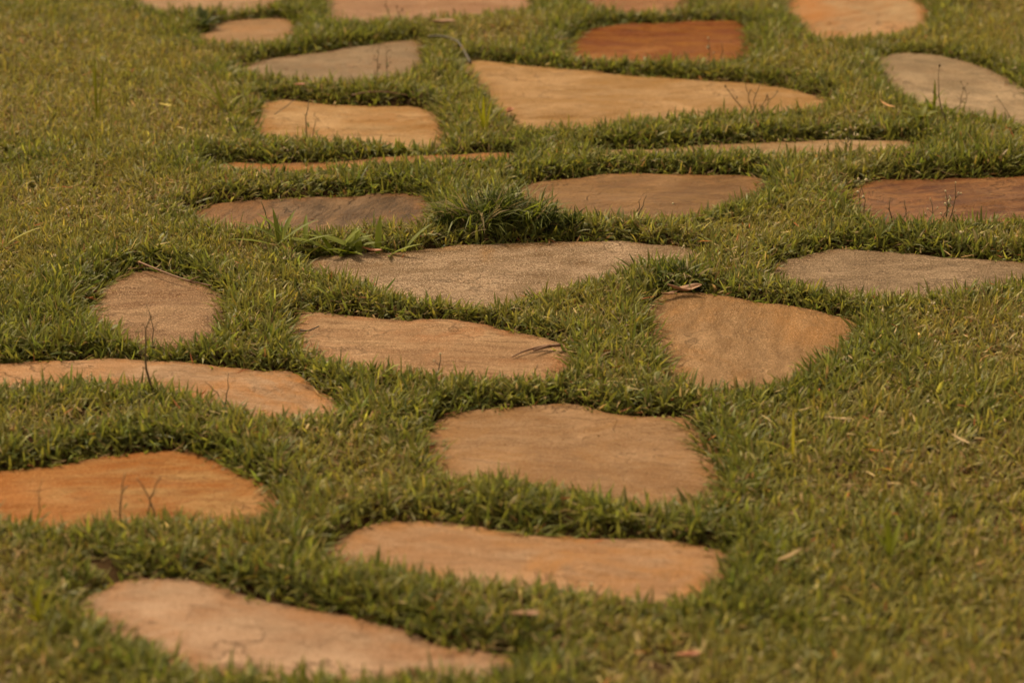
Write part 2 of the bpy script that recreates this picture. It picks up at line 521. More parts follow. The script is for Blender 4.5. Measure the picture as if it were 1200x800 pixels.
M_GRASS = leaf_material("grass_blade", .48, .44, .25)
M_DRY = leaf_material("dry_blade", .75, .25, .2)
M_LEAF = leaf_material("broad_leaf", .55, .45, .22)
M_SOIL = soil_material()
M_STEM = plain_material("weed_stem", (.070, .046, .020), (.120, .078, .034), 120)
M_GREENSTEM = plain_material("green_stem", (.06, .06, .018), (.10, .09, .03), 120)
M_TWIG = plain_material("twig_bark", (.085, .034, .015), (.18, .085, .040), 160)
M_DARKTWIG = plain_material("dark_bark", (.020, .014, .010), (.05, .032, .02), 160)
M_SEED = plain_material("seed_head", (.32, .25, .15), (.48, .40, .26), 300, .9)
M_BROWNSEED = plain_material("brown_seed_head", (.075, .042, .02), (.14, .085, .04), 300, .9)
M_DRYLEAF = plain_material("dry_leaf", (.16, .070, .030), (.30, .155, .075), 60, .6)
M_STRAW = plain_material("straw", (.26, .17, .075), (.36, .26, .13), 90, .7)
M_REDLEAF = plain_material("red_leaf", (.20, .055, .02), (.30, .11, .045), 90, .6)

# ------------------------------------------------------------------ ground, one sheet to the horizon
step = 0.03
xs = np.arange(GX0, GX1 + 1e-6, step)
ys = np.arange(GY0, GY1 + 1e-6, step)
X, Y = np.meshgrid(xs, ys, indexing='ij')
Z = ground_z(X, Y)
nx, ny = X.shape
V = np.stack([X, Y, Z], -1).reshape(-1, 3)
I = np.arange(nx * ny).reshape(nx, ny)
F = np.stack([I[:-1, :-1], I[1:, :-1], I[1:, 1:], I[:-1, 1:]], -1).reshape(-1, 4)
R = 300.0
ext = np.array([[-R, -R, 0], [R, -R, 0], [R, R, 0], [-R, R, 0]], float)
base = len(V)
V = np.vstack([V, ext])
corner = [I[0, 0], I[-1, 0], I[-1, -1], I[0, -1]]
sides = [list(I[:, 0]), list(I[-1, :]), list(I[::-1, -1]), list(I[0, ::-1])]
faces = [tuple(f) for f in F.tolist()]
for k in range(4):
    a, c = base + k, base + (k + 1) % 4
    s = [int(q) for q in sides[k]]
    mid = len(s) // 2
    for q in range(len(s) - 1):
        faces.append((a if q < mid else c, s[q + 1], s[q]))
    faces.append((a, c, s[mid]))
gm = mesh_from("ground", V.tolist(), faces)
turf = np.ones(len(V))
d_in = samp(SDF, V[:base, 0], V[:base, 1])
half = 0.2 * V[:base, 1] * 1.06 + .42
turf[:base] = np.maximum(sstep(-.2, .1, np.abs(V[:base, 0]) - half), np.maximum(sstep(8.3, 8.8, V[:base, 1]), sstep(2.75, 2.45, V[:base, 1])))
ta = gm.attributes.new("turf", 'FLOAT', 'POINT')
ta.data.foreach_set("value", turf.astype(np.float32))
ground = link("ground", gm, M_SOIL)
tag(ground, "dark soil under the lawn, showing in the gaps beside the stones", None, None, "structure")

# ------------------------------------------------------------------ stepping stones
def build_stone(idx, key, label, par, pts, N):
    ring0 = pts + N * 0.016                       # the rim runs on a little under the grass
    # smooth the offset ring
    for _ in range(2):
        ring0 = ring0 * .5 + (np.roll(ring0, 1, 0) + np.roll(ring0, -1, 0)) * .25
    c = ring0.mean(0)
    ring0 = ring0 - c
    lo, hi = ring0.min(0), ring0.max(0)
    st = 0.0125
    X, Y = np.meshgrid(np.arange(lo[0], hi[0], st), np.arange(lo[1], hi[1], st), indexing='ij')
    r = np.random.default_rng(idx + 100)
    X = X + r.uniform(-.3, .3, X.shape) * st
    Y = Y + r.uniform(-.3, .3, Y.shape) * st
    d = poly_sdf(X, Y, ring0)
    k = d < -0.012
    Nn = len(ring0)
    inner = ring0 - N * 0.006
    pin = np.stack([X[k], Y[k]], 1)
    allp = np.vstack([ring0, inner, pin])
    edges = [(i, (i + 1) % Nn) for i in range(Nn)]
    vo, eo, fo, ov, oe, of = delaunay_2d_cdt([Vector(p) for p in allp], edges, [], 1, 1e-5)
    P2 = np.array([v[:] for v in vo])
    dd = -poly_sdf(P2[:, 0], P2[:, 1], ring0)      # inside depth
    wx, wy = P2[:, 0] + c[0], P2[:, 1] + c[1]
    a = math.radians(par["ang"])
    gu = wx * math.cos(a) + wy * math.sin(a)
    gv = -wx * math.sin(a) + wy * math.cos(a)
    # split layers: low terraces along the grain
    t = fbm(gu * .35, gv, 6.0, 300 + idx, 3) * 4.0
    terr = np.floor(t) + sstep(.42, .58, t - np.floor(t))
    z = (terr - 2.0) * 0.0040 * (0.6 + .7 * par.get("streak", .4))
    z += (fbm(wx, wy, 5, 40 + idx, 3) - .5) * 0.010 + (fbm(gu * .3, gv, 30, 70 + idx, 2) - .5) * .0022
    z += -0.007 * (1 - sstep(0, .012, dd)) ** 1.5 - .003 * (1 - sstep(0, .05, dd))
    tilt = r.uniform(-.012, .012, 2)
    z += P2[:, 0] * tilt[0] + P2[:, 1] * tilt[1]
    top = np.c_[P2, z]
    n0 = len(top)
    rim_idx = [None] * Nn
    for i, src in enumerate(ov):
        for q in src:
            if q < Nn: rim_idx[q] = i
    fc = [tuple(f) for f in fo]
    # face orientation up
    out = []
    for f in fc:
        p = P2[list(f)]
        ar = 0.5 * sum(p[i][0] * p[(i + 1) % len(p)][1] - p[(i + 1) % len(p)][0] * p[i][1] for i in range(len(p)))
        out.append(f if ar > 0 else tuple(reversed(f)))
    verts = top.tolist()
    prev = rim_idx
    for lvl, (dz, grow) in enumerate(((-.012, .003), (-.022, .001), (-.034, -.004))):
        cur = []
        for i in range(Nn):
            j = (fbm(np.array([gu[rim_idx[i]]]), np.array([dz * 3]), 40, 8)[0] - .5) * .006
            b0 = top[rim_idx[i]]
            cur.append(len(verts))
            verts.append([b0[0] + N[i, 0] * (grow + j), b0[1] + N[i, 1] * (grow + j), b0[2] + dz])
        for i in range(Nn):
            out.append((prev[i], cur[i], cur[(i + 1) % Nn], prev[(i + 1) % Nn]))
        prev = cur
    out.append(tuple(reversed(prev)))
    me = mesh_from("stepping_stone", verts, out)
    rim = np.ones(len(verts))
    rim[:n0] = 1 - sstep(.016, .062, dd)
    stain = np.zeros(len(verts))
    if "side" in par:
        s, amt = par["side"]
        u = (P2[:, 0] - lo[0]) / (hi[0] - lo[0])
        if s < 0: u = 1 - u
        wob = (fbm(wx, wy, 9, 55 + idx, 3) - .5) * .5
        stain[:n0] = amt * sstep(.55, .85, u + wob)
    if "mark" in par:
        mx_, my_, wid, ln = par["mark"]
        mp = at(mx_, my_)
        wob = (fbm(wx, wy, 20, 77, 2) - .5) * .02
        stain[:n0] = np.maximum(stain[:n0], .8 * np.exp(-((wx - mp[0] + wob) / wid) ** 2) * sstep(mp[1] - ln * 1.6, mp[1] - ln * .2, wy))
    for nm, arr in (("rim", rim), ("stain", stain)):
        q = me.attributes.new(nm, 'FLOAT', 'POINT')
        q.data.foreach_set("value", arr.astype(np.float32))
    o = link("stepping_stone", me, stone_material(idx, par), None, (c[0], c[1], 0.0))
    tag(o, label, "stepping stone", "flat natural stones laid as a path in the lawn")
    return o

for idx, ((key, pix, label, par), (pts, N)) in enumerate(zip(STONES, outlines)):
    build_stone(idx, key, label, par, pts, N)

# ------------------------------------------------------------------ blades of grass
def blade_mesh(name, base, az, tilt, bend, length, width, roll, col, tipcol, basecol):
    """many curved tapering blades as one mesh; every array has one row per blade"""
    n = len(base)
    SS = np.array([0, .36, .70, 1.0])
    WW = np.array([.75, 1.0, .72, 0.0])
    dirx, diry = np.cos(az), np.sin(az)
    side = np.stack([-diry, dirx, np.zeros(n)], 1)
    pts = np.zeros((n, 4, 3))
    pts[:, 0] = base
    for k in range(1, 4):
        th = tilt + bend * (SS[k - 1] + SS[k]) * .5
        st = length * (SS[k] - SS[k - 1])
        pts[:, k, 0] = pts[:, k - 1, 0] + dirx * np.sin(th) * st
        pts[:, k, 1] = pts[:, k - 1, 1] + diry * np.sin(th) * st
        pts[:, k, 2] = pts[:, k - 1, 2] + np.cos(th) * st
    up = np.stack([-dirx * np.cos(tilt), -diry * np.cos(tilt), np.sin(tilt)], 1)
    sv = side * np.cos(roll)[:, None] + up * np.sin(roll)[:, None]
    V = np.zeros((n, 7, 3), np.float32)
    C = np.ones((n, 7, 4), np.float32)
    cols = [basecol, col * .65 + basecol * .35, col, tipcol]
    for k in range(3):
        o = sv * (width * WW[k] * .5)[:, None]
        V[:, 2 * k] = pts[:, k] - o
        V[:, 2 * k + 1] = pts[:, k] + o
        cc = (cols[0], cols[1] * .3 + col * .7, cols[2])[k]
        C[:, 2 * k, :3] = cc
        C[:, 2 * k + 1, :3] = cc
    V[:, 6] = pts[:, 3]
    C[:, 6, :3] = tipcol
    T = np.array([[0, 1, 3], [0, 3, 2], [2, 3, 5], [2, 5, 4], [4, 5, 6]])
    Fi = (np.arange(n)[:, None, None] * 7 + T[None]).reshape(-1).astype(np.int32)
    me = bpy.data.meshes.new(name)
    me.vertices.add(n * 7)
    me.vertices.foreach_set("co", V.reshape(-1))
    me.loops.add(len(Fi))
    me.loops.foreach_set("vertex_index", Fi)
    nf = len(Fi) // 3
    me.polygons.add(nf)
    me.polygons.foreach_set("loop_start", (np.arange(nf) * 3).astype(np.int32))
    me.polygons.foreach_set("use_smooth", np.ones(nf, bool))
    a = me.attributes.new("blade_colour", 'FLOAT_COLOR', 'POINT')
    a.data.foreach_set("color", C.reshape(-1))
    me.update()
    me.validate()
    return me

def lerp(a, b, t):
    t = np.asarray(t)[:, None]
    return a * (1 - t) + b * t

GREEN = np.array([.154, .158, .032])
DEEP = np.array([.082, .104, .026])
OLIVE = np.array([.240, .200, .052])
STRAW = np.array([.345, .265, .130])
BROWN = np.array([.150, .080, .032])

def in_region(x, y, margin):
    half = 0.2 * (y * CP + CAM_H * SP) * 1.02 + margin
    return np.abs(x) < half

# tuft centres on a jittered grid
SP_T = 0.0165
tx, ty = np.meshgrid(np.arange(-2.75, 2.75, SP_T), np.arange(2.55, 8.6, SP_T), indexing='ij')
tx = (tx + rng.uniform(-.7, .7, tx.shape) * SP_T).ravel()
ty = (ty + rng.uniform(-.7, .7, ty.shape) * SP_T).ravel()
mid_keep = in_region(tx, ty, .12) & (ty > 2.85) & (ty < 7.75)
out_keep = in_region(tx, ty, .95) & (rng.random(len(tx)) < .26)
keep = mid_keep | out_keep
tx, ty = tx[keep], ty[keep]
td = samp(SDF, tx, ty)
lobe = (fbm(tx, ty, 15.0, 171, 3) - .5) * .027 + (vnoise(tx, ty, 34, 175) - .5) * .014
keep = td + lobe > 0.000
tx, ty, td = tx[keep], ty[keep], td[keep]
# worn patches of bare earth
BARE = [at(118, 668, 0) + (.042,), at(770, 792, 0) + (.04,), at(905, 512, 0) + (.03,), at(1165, 612, 0) + (.03,), at(88, 188, 0) + (.035,), at(590, 715, 0) + (.025,)]
dens = np.ones(len(tx))
for bx_, by_, _, br in BARE:
    dens *= sstep(br * .5, br * 1.3, np.hypot(tx - bx_, (ty - by_) * .8))
patch = fbm(tx, ty, 5.5, 31, 3)
pits = vnoise(tx, ty, 19.0, 231) * .6 + vnoise(tx, ty, 41.0, 233) * .4
dens *= 1 - .9 * sstep(.70, .80, pits) * sstep(.03, .08, td)
keep = rng.random(len(tx)) < np.clip(dens, 0.03, 1) * (0.70 + .30 * sstep(.30, .50, .45 * patch + .55 * fbm(tx, ty, 16.0, 191, 2)))
tx, ty, td, patch = tx[keep], ty[keep], td[keep], patch[keep]

lush = np.clip(1 - sstep(.03, .16, td) + (fbm(tx, ty, 3.1, 61, 3) - .5) * 1.3, 0, 1)   # deeper green along the stones
tall = 0.80 + .5 * (fbm(tx, ty, 7.0, 71, 3) - .3) + .55 * (fbm(tx, ty, 19.0, 77, 2) - .45) + .18 * lush
for qx, qy, qr, qa in ((1000, 425, .11, 1.), (1130, 470, .13, .8), (1060, 640, .08, .6), (960, 760, .10, .6), (1150, 610, .07, .6), (40, 380, .14, .8), (30, 190, .12, .7),
                       (480, 210, .12, .6), (790, 325, .07, .8), (120, 630, .09, .6), (300, 560, .09, .5), (1110, 185, .16, .6), (700, 425, .08, .5), (60, 20, .15, .5)):
    wx_, wy_, _ = at(qx, qy)
    gq = qa * np.exp(-(((tx - wx_) ** 2 + (ty - wy_) ** 2 * .6) / qr ** 2) + (fbm(tx, ty, 15.0, 251, 2) - .5) * 1.6)
    gq = np.clip(gq, 0, 1)
    lush = np.clip(lush + gq * .8, 0, 1)
    tall = tall + .30 * gq
dry = np.clip((fbm(tx, ty, 4.0, 81, 4) - .40) * 2.4 + .15, 0.04, .75) * (1 - .75 * lush)
nb = np.where(in_region(tx, ty, .08), 14, 8)
nb = nb + (lush * 3).astype(int)
ii = np.repeat(np.arange(len(tx)), nb)
n = len(ii)
ang = rng.uniform(0, 2 * np.pi, n)
rad = np.sqrt(rng.random(n)) * .013
bx = tx[ii] + np.cos(ang) * rad
by = ty[ii] + np.sin(ang) * rad
bd = samp(SDF, bx, by)
ok = bd + (fbm(bx, by, 15.0, 171, 3) - .5) * .027 > 0.002
ii, ang, rad, bx, by, bd = ii[ok], ang[ok], rad[ok], bx[ok], by[ok], bd[ok]
n = len(ii)
L = rng.normal(.031, .008, n).clip(.014, .056) * tall[ii]
Wd = rng.normal(.0037, .0009, n).clip(.0016, .0062) * (.82 + .38 * lush[ii])
tilt = np.abs(rng.normal(.66, .42, n)).clip(0, 1.45)
bend = rng.normal(.70, .50, n)
az = ang + rng.normal(0, .9, n)
# at a rim the blades lie out over the stone
gxv, gyv = samp(DGX, bx, by), samp(DGY, bx, by)
gl = np.hypot(gxv, gyv) + 1e-6
edge = (1 - sstep(.004, .030, bd)) * (rng.random(n) < .8)
ox, oy = -gxv / gl, -gyv / gl
vx = np.cos(az) * (1 - edge) + ox * edge * 1.1 + np.cos(ang) * .25
vy = np.sin(az) * (1 - edge) + oy * edge * 1.1 + np.sin(ang) * .25
az = np.arctan2(vy, vx)
farside = np.clip(-oy, 0, 1)           # rim whose blades hang towards the viewer
tilt = tilt + edge * (.35 + .25 * farside) * rng.uniform(.3, 1.2, n)
L = L * (1 - .22 * edge * (farside > .3))
bz = ground_z(bx, by) - .002
# colours
c = lerp(np.tile(OLIVE, (n, 1)), np.tile(GREEN, (n, 1)), np.clip(lush[ii] * .75 + rng.normal(.12, .22, n), 0, 1))
c = lerp(c, np.tile(DEEP, (n, 1)), np.clip(rng.normal(.1, .3, n) + .22 * lush[ii], 0, .9))
isdry = rng.random(n) < dry[ii] * .33 + .02
cd = lerp(np.tile(STRAW, (n, 1)), np.tile(BROWN, (n, 1)), rng.random(n) ** 1.5)
c = np.where(isdry[:, None], cd, c)
c = c * rng.lognormal(0, .28, n)[:, None]
hue = rng.normal(0, .05, n)
c = c * np.stack([1 + hue, 1 - .3 * hue, 1 + 0 * hue], 1)
tipdry = (rng.random(n) < .13)[:, None]
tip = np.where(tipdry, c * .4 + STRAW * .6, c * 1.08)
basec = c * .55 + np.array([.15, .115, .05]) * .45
L = np.where(isdry, L * .85, L)
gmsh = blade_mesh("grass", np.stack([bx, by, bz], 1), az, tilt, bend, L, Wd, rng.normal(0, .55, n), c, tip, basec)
grass = link("grass", gmsh, M_GRASS)
tag(grass, "short olive green lawn grass growing thickly round every stone", "grass", None, "stuff")

# thatch: dead blades lying low in the sward and spilling from the rims
n = 62000
hx = rng.uniform(-2.3, 2.3, n); hy = rng.uniform(2.75, 7.9, n)
hd = samp(SDF, hx, hy)
rimlit = (hd > -.012) & (hd < .02)
p = np.where(rimlit, .9, np.where(hd > 0, .40 + .6 * fbm(hx, hy, 4.0, 81, 4), 0.025))
k = in_region(hx, hy, .3) & (rng.random(n) < p)
hx, hy, hd = hx[k], hy[k], hd[k]
n = len(hx)
hz = np.where(hd > .003, ground_z(hx, hy) + rng.uniform(.001, .020, n) * sstep(0, .03, hd), .002)
cl = lerp(np.tile(STRAW, (n, 1)), np.tile(BROWN, (n, 1)), np.clip(rng.random(n) + .35 * (hd < .015), 0, 1))
red = (rng.random(n) < .12)[:, None]
cl = np.where(red, np.array([.24, .075, .025]), cl) * rng.lognormal(0, .3, n)[:, None]
Lt = np.where(hd > -.012, rng.uniform(.010, .032, n), rng.uniform(.002, .010, n))
tm = blade_mesh("thatch", np.stack([hx, hy, hz], 1), rng.uniform(0, 2 * np.pi, n), rng.normal(1.50, .18, n).clip(1.1, 1.75), rng.normal(0, .3, n),
                Lt, rng.uniform(.0012, .0030, n), rng.normal(0, .5, n), cl, cl * .9, cl)
th = link("thatch", tm, M_DRY)
tag(th, "dead straw and reddish litter lying low among the grass and stone rims", "dry grass", None, "stuff")

# ------------------------------------------------------------------ small shapes
def tube(bm, pts, r0, r1, sides=6):
    pts = [Vector(p) for p in pts]
    rings = []
    for i, p in enumerate(pts):
        d = (pts[min(i + 1, len(pts) - 1)] - pts[max(i - 1, 0)]).normalized()
        u = d.cross(Vector((.31, .92, .21))).normalized()
        v = d.cross(u)
        r = r0 + (r1 - r0) * i / (len(pts) - 1)
        rings.append([bm.verts.new(p + (u * math.cos(a) + v * math.sin(a)) * r) for a in [2 * math.pi * k / sides for k in range(sides)]])
    for A, B in zip(rings, rings[1:]):
        for k in range(sides):
            bm.faces.new((A[k], A[(k + 1) % sides], B[(k + 1) % sides], B[k]))
    bm.faces.new(rings[0][::-1]); bm.faces.new(rings[-1])

def finish(name, bm, mat, parent=None):
    me = bpy.data.meshes.new(name)
    bmesh.ops.recalc_face_normals(bm, faces=bm.faces)
    bm.to_mesh(me); bm.free()
    me.polygons.foreach_set("use_smooth", [True] * len(me.polygons))
    return link(name, me, mat, parent)

def blob(bm, p, rx, rz, seed=0):
    """a bumpy little seed head"""
    r = random.Random(seed)
    g = bmesh.ops.create_icosphere(bm, subdivisions=2, radius=1.0)
    for v in g['verts']:
        k = 1 + r.uniform(-.28, .28)
        v.co = Vector((v.co.x * rx * k, v.co.y * rx * k, v.co.z * rz * k)) + Vector(p)

def curve_pts(a, b, n=6, sag=0.1, seed=0):
    r = random.Random(seed)
    a, b = Vector(a), Vector(b)
    d = b - a
    s = Vector((r.uniform(-1, 1), r.uniform(-.4, .4), r.uniform(-.3, .3))) * d.length * sag
    out = []
    for i in range(n):
        t = i / (n - 1)
        out.append(a + d * t + s * (4 * t * (1 - t)) * .5)
    return out

def leafsheet(bm, layer, base, az, tilt, length, width, bend=.5, fold=.35, col=(.06, .08, .02), seed=0, nseg=7):
    """one broad folded leaf with a midrib, curved along its length"""
    r = random.Random(seed)
    d = Vector((math.cos(az), math.sin(az), 0)); s = Vector((-math.sin(az), math.cos(az), 0))
    p = Vector(base)
    rows = []
    for i in range(nseg + 1):
        t = i / nseg
        th = tilt + bend * t
        fw = d * math.sin(th) + Vector((0, 0, 1)) * math.cos(th)
        up = -d * math.cos(th) + Vector((0, 0, 1)) * math.sin(th)
        w = width * .5 * (math.sin(math.pi * min(1, (t * .92 + .10))) ** .75 if t < 1 else 0.03)
        w *= 1 + r.uniform(-.06, .06)
        row = [bm.verts.new(p - s * w + up * w * fold), bm.verts.new(p), bm.verts.new(p + s * w + up * w * fold)]
        for q, v in enumerate(row):
            k = (1.12 if q == 1 else 1.0) * (1 + r.uniform(-.08, .08))
            v[layer] = (col[0] * k * 1.5, col[1] * k * 1.4, col[2] * k, 1)
        rows.append(row)
        p = p + fw * (length / nseg)
    for A, B in zip(rows, rows[1:]):
        bm.faces.new((A[0], A[1], B[1], B[0])); bm.faces.new((A[1], A[2], B[2], B[1]))

def leaf_bm():
    bm = bmesh.new()
    return bm, bm.verts.layers.float_color.new("blade_colour")

def gz(x, y):
    return float(ground_z(np.array([x]), np.array([y]))[0])

def base_at(px, py, z=.016):
    """point at the foot of a plant whose stem leaves the grass on this spot of the photo"""
    x, y, _ = at(px, py, z)
    return x, y, gz(x, y)

# ------------------------------------------------------------------ weeds: thin stems with side twigs and heads
WEED_GROUP = "thin weed stems standing up out of the lawn"
def weed(label, foot, tips, mat=None, head=None, head_size=(.0016, .0035), r=.0009, side=0, seed=0, group=WEED_GROUP, leaves=0, depth=0.0):
    """foot and tips are where the stem leaves the grass and where each twig ends, seen on the photo"""
    x, y, z0 = base_at(*foot)
    root = empty("weed_plant", (x, y, z0))
    rr = random.Random(seed)
    bm = bmesh.new()
    ends = []
    for i, (tpx, tpy) in enumerate(tips):
        yy = y + rr.uniform(-.012, .012)
        zz = height_for(yy, tpy)
        e = Vector((x_for(tpx, yy, zz), yy, zz)) - Vector((x, y, z0))
        a = Vector((0, 0, 0)) if i == 0 else ends[0] * rr.uniform(.12, .4)
        P = curve_pts(a, e, 7, .26, seed + i)
        for q in range(1, len(P) - 1):
            P[q] = P[q] + Vector((rr.uniform(-1, 1), rr.uniform(-1, 1), rr.uniform(-.5, .5))) * .0022
        tube(bm, P, r * (1.7 if i == 0 else 1.2), r * .55, 5)
        ends.append(e)
        for k in range(side):
            t = .35 + .55 * (k + .5) / side
            q = P[int(t * 6)]
            dv = Vector((rr.choice((-1, 1)) * rr.uniform(.4, 1), rr.uniform(-.5, .5), rr.uniform(.5, 1.1))) * rr.uniform(.006, .014)
            tube(bm, [q, q + dv * .5, q + dv], r * .6, r * .35, 4)
            ends.append(q + dv)
    finish("stem", bm, mat or M_STEM, root)
    if head:
        for i, e in enumerate(ends):
            hb = bmesh.new()
            blob(hb, (0, 0, 0), head_size[0] * rr.uniform(.5, 1.05), head_size[1] * rr.uniform(.6, 1.1), seed * 31 + i)
            h = finish("seed_head", hb, head, root)
            h.location = e
    for k in range(leaves or 3):
        lb, ly = leaf_bm()
        t = .12 + .6 * k / (leaves or 3)
        leafsheet(lb, ly, ends[0] * t, rr.uniform(0, 6.28), .7, rr.uniform(.010, .018), .0045, .5, .3, (.055, .065, .018), seed + k, 4)
        finish("leaf", lb, M_LEAF, root)
    tag(root, label, "weed", group)
    return root

W = weed
W("tall thin dark stem crossing the long pale orange stone on the left", (181, 462), [(177, 371)], r=.0016, side=5, head=M_BROWNSEED, head_size=(.0013, .003), seed=1)
W("forked dark weed against the vivid orange stone on the left", (178, 598), [(160, 560), (189, 558)], r=.0011, seed=2, side=1)
W("upright dark weed left of the forked one on the vivid orange stone", (143, 603), [(147, 553)], r=.0012, side=4, seed=3, leaves=2)
W("low brown weed at the far left front of the vivid orange stone", (50, 602), [(50, 562)], r=.0008, side=2, seed=4)
W("dark slender branched weed on the right part of the long pale orange stone", (258, 470), [(268, 437), (240, 447)], r=.0009, seed=5, side=1)
W("small dark stem in front of the compact pinkish stone", (176, 402), [(171, 355)], r=.0008, side=3, seed=6, leaves=1)
W("dark weed with tiny leaves on the left of the orange tan rounded stone", (361, 162), [(362, 117)], r=.0012, side=6, seed=7, leaves=2)
W("shorter dark weed beside the leafy one on the orange tan rounded stone", (369, 162), [(370, 140)], r=.0011, side=2, seed=8)
W("left and larger of two dotted weeds before the grey tan stone", (443, 92), [(444, 53)], r=.0011, side=7, head=M_BROWNSEED, head_size=(.0022, .0026), seed=9)
W("right and thinner of two dotted weeds before the grey tan stone", (452, 92), [(453, 56)], r=.001, side=5, head=M_BROWNSEED, head_size=(.002, .0024), seed=10)
W("slanting dark weed at the left front of the wide pinkish stone", (460, 24), [(450, -6)], r=.0014, seed=11, side=2)
W("leaning dark weed with a blunt top before the wide pinkish stone", (471, 24), [(465, 8)], r=.0014, side=2, seed=12, head=M_BROWNSEED, head_size=(.003, .005))
W("tall stem with brown seed tip before the right edge grey beige stone", (1111, 148), [(1101, 77)], r=.0012, side=1, head=M_BROWNSEED, head_size=(.0022, .0048), seed=13)
W("branched seeding weed right of the tall stem on the grey beige stone", (1128, 132), [(1134, 98), (1126, 96)], r=.0009, side=3, head=M_BROWNSEED, head_size=(.0022, .0026), seed=14)
W("bent weed with a brown tip at the far right of the grey beige stone", (1186, 140), [(1168, 113)], r=.0009, side=1, head=M_BROWNSEED, head_size=(.0022, .0034), seed=15)
W("spreading brown twiggy weed before the pointed right end of the golden stone", (890, 130), [(850, 101), (874, 99), (892, 96), (911, 107), (899, 112)], r=.0013, side=2, head=M_BROWNSEED, head_size=(.0016, .0042), seed=16)
W("looped dry stem rising before the brown stone right of the tussock", (743, 252), [(758, 229), (751, 233)], r=.0012, seed=17)
W("tall sprig of cream seed heads over the thin beige strip", (992, 178), [(1007, 136), (996, 150), (1001, 157), (976, 158)], mat=M_GREENSTEM, r=.0007, side=2, head=M_SEED, head_size=(.0028, .0038), seed=18)
W("short sprig of cream seed heads left of the tall one over the beige strip", (972, 178), [(969, 156), (985, 160)], mat=M_GREENSTEM, r=.0007, side=1, head=M_SEED, head_size=(.0024, .0032), seed=19)
W("pair of cream tipped stems at the left corner of the reddish brown stone", (1010, 248), [(1006, 210), (1015, 211)], r=.0008, side=1, head=M_SEED, head_size=(.0030, .0042), seed=20)
W("dark forked weed in the middle front of the reddish brown stone", (1056, 262), [(1044, 231), (1060, 234)], r=.0012, side=4, seed=21, leaves=2)
W("dark weed with a cream tip in the front of the reddish brown stone", (1082, 260), [(1090, 233)], r=.0011, side=4, seed=22, head=M_SEED, head_size=(.002, .003))
W("bushy weed with cream heads, rightmost before the reddish brown stone", (1104, 262), [(1120, 214), (1108, 224), (1112, 238)], r=.001, side=4, seed=23, head=M_SEED, head_size=(.0022, .0034), leaves=3)
W("curved brown stem with a pale tip on the split grained pink stone", (504, 438), [(516, 414)], r=.0012, side=2, leaves=2, seed=24, head=M_SEED, head_size=(.0022, .003))
W("tiny bent dry stem near the curved twig on the split grained stone", (622, 440), [(630, 427)], r=.0011, seed=25, side=1)
W("dark weed with white heads before the left of the rust red stone", (829, 72), [(830, 45)], r=.001, side=4, head=M_SEED, head_size=(.0028, .0036), seed=26)
W("small dark weed right of the white headed one on the rust red stone", (844, 72), [(845, 50)], r=.001, side=3, seed=27)
W("dark upright stem left of the rosette stone in the top lawn", (250, 22), [(262, -2)], r=.0012, seed=31, side=2)
W("stem crossing the left orange end of the dark purplish brown stone", (318, 275), [(306, 236)], mat=M_GREENSTEM, r=.0013, seed=33)

# ------------------------------------------------------------------ broad-leaved plants and tussocks
def leafy(name, label, cat, foot, leaves, colr, group=None, z=.014):
    """leaves: (azimuth deg, tilt deg, length, width, bend)"""
    x, y, z0 = base_at(*foot, z)
    z0 += .014
    root = empty(name, (x, y, z0))
    r = random.Random(int(foot[0] * 7 + foot[1]))
    for i, (a, t, ln, wd, bd_) in enumerate(leaves):
        lb, ly = leaf_bm()
        k = r.uniform(.8, 1.25)
        sp_ = .035 if 285 < foot[1] < 293 else .006
        leafsheet(lb, ly, (r.uniform(-sp_, sp_), r.uniform(-sp_, sp_) * .4, 0), math.radians(a), math.radians(t), ln, wd, bd_, .35, tuple(c_ * k for c_ in colr), i + 5)
        finish("leaf", lb, M_LEAF, root)
    return tag(root, label, cat, group)

leafy("rosette_plant", "dark broad leaved rosette at the front of the pale pink top stone", "plant", (237, 26),
      [(75, 18, .052, .022, .35), (150, 48, .070, .026, .7), (190, 62, .060, .026, .6), (20, 45, .060, .024, .7), (-10, 60, .060, .024, .5), (250, 62, .055, .024, .4), (300, 58, .055, .022, .5), (110, 30, .07, .022, .5)],
      (.035, .048, .016))
leafy("sprout_plant", "bright upright leafy sprout before the grey beige right edge stone", "plant", (1092, 134),
      [(90, 8, .075, .007, .3), (170, 24, .06, .008, .6), (10, 20, .06, .008, .5), (250, 40, .04, .009, .5), (330, 45, .04, .009, .6)],
      (.10, .12, .022))
leafy("clover_plant", "low leafy clump in the grass just left of the bright upright sprout", "plant", (1078, 146),
      [(0, 45, .05, .018, .8), (60, 30, .045, .016, .8), (120, 40, .05, .018, .8), (180, 45, .05, .018, .8), (240, 50, .045, .016, .6), (300, 50, .045, .016, .6)],
      (.085, .095, .02))
leafy("broad_grass", "largest coarse grass plant, long pointed leaves spreading between two stones", "plant", (405, 290),
      [(175, 66, 0.125, 0.016, .35), (168, 48, 0.098, 0.016, .7), (200, 74, 0.094, 0.017, .2), (30, 55, 0.078, 0.016, .5), (65, 30, 0.066, 0.017, .5), (100, 25, 0.062, 0.014, .6), (-5, 62, 0.094, 0.017, .4), (182, 58, 0.133, 0.016, .5), (190, 45, 0.109, 0.017, .8), (220, 60, 0.078, 0.017, .4), (12, 30, 0.078, 0.019, .5), (290, 62, 0.062, 0.017, .3), (15, 42, 0.086, 0.017, .7), (320, 70, 0.070, 0.017, .3), (150, 30, 0.066, 0.014, .4), (250, 72, 0.047, 0.017, .2), (45, 20, 0.062, 0.013, .3)],
      (.095, .115, .020))
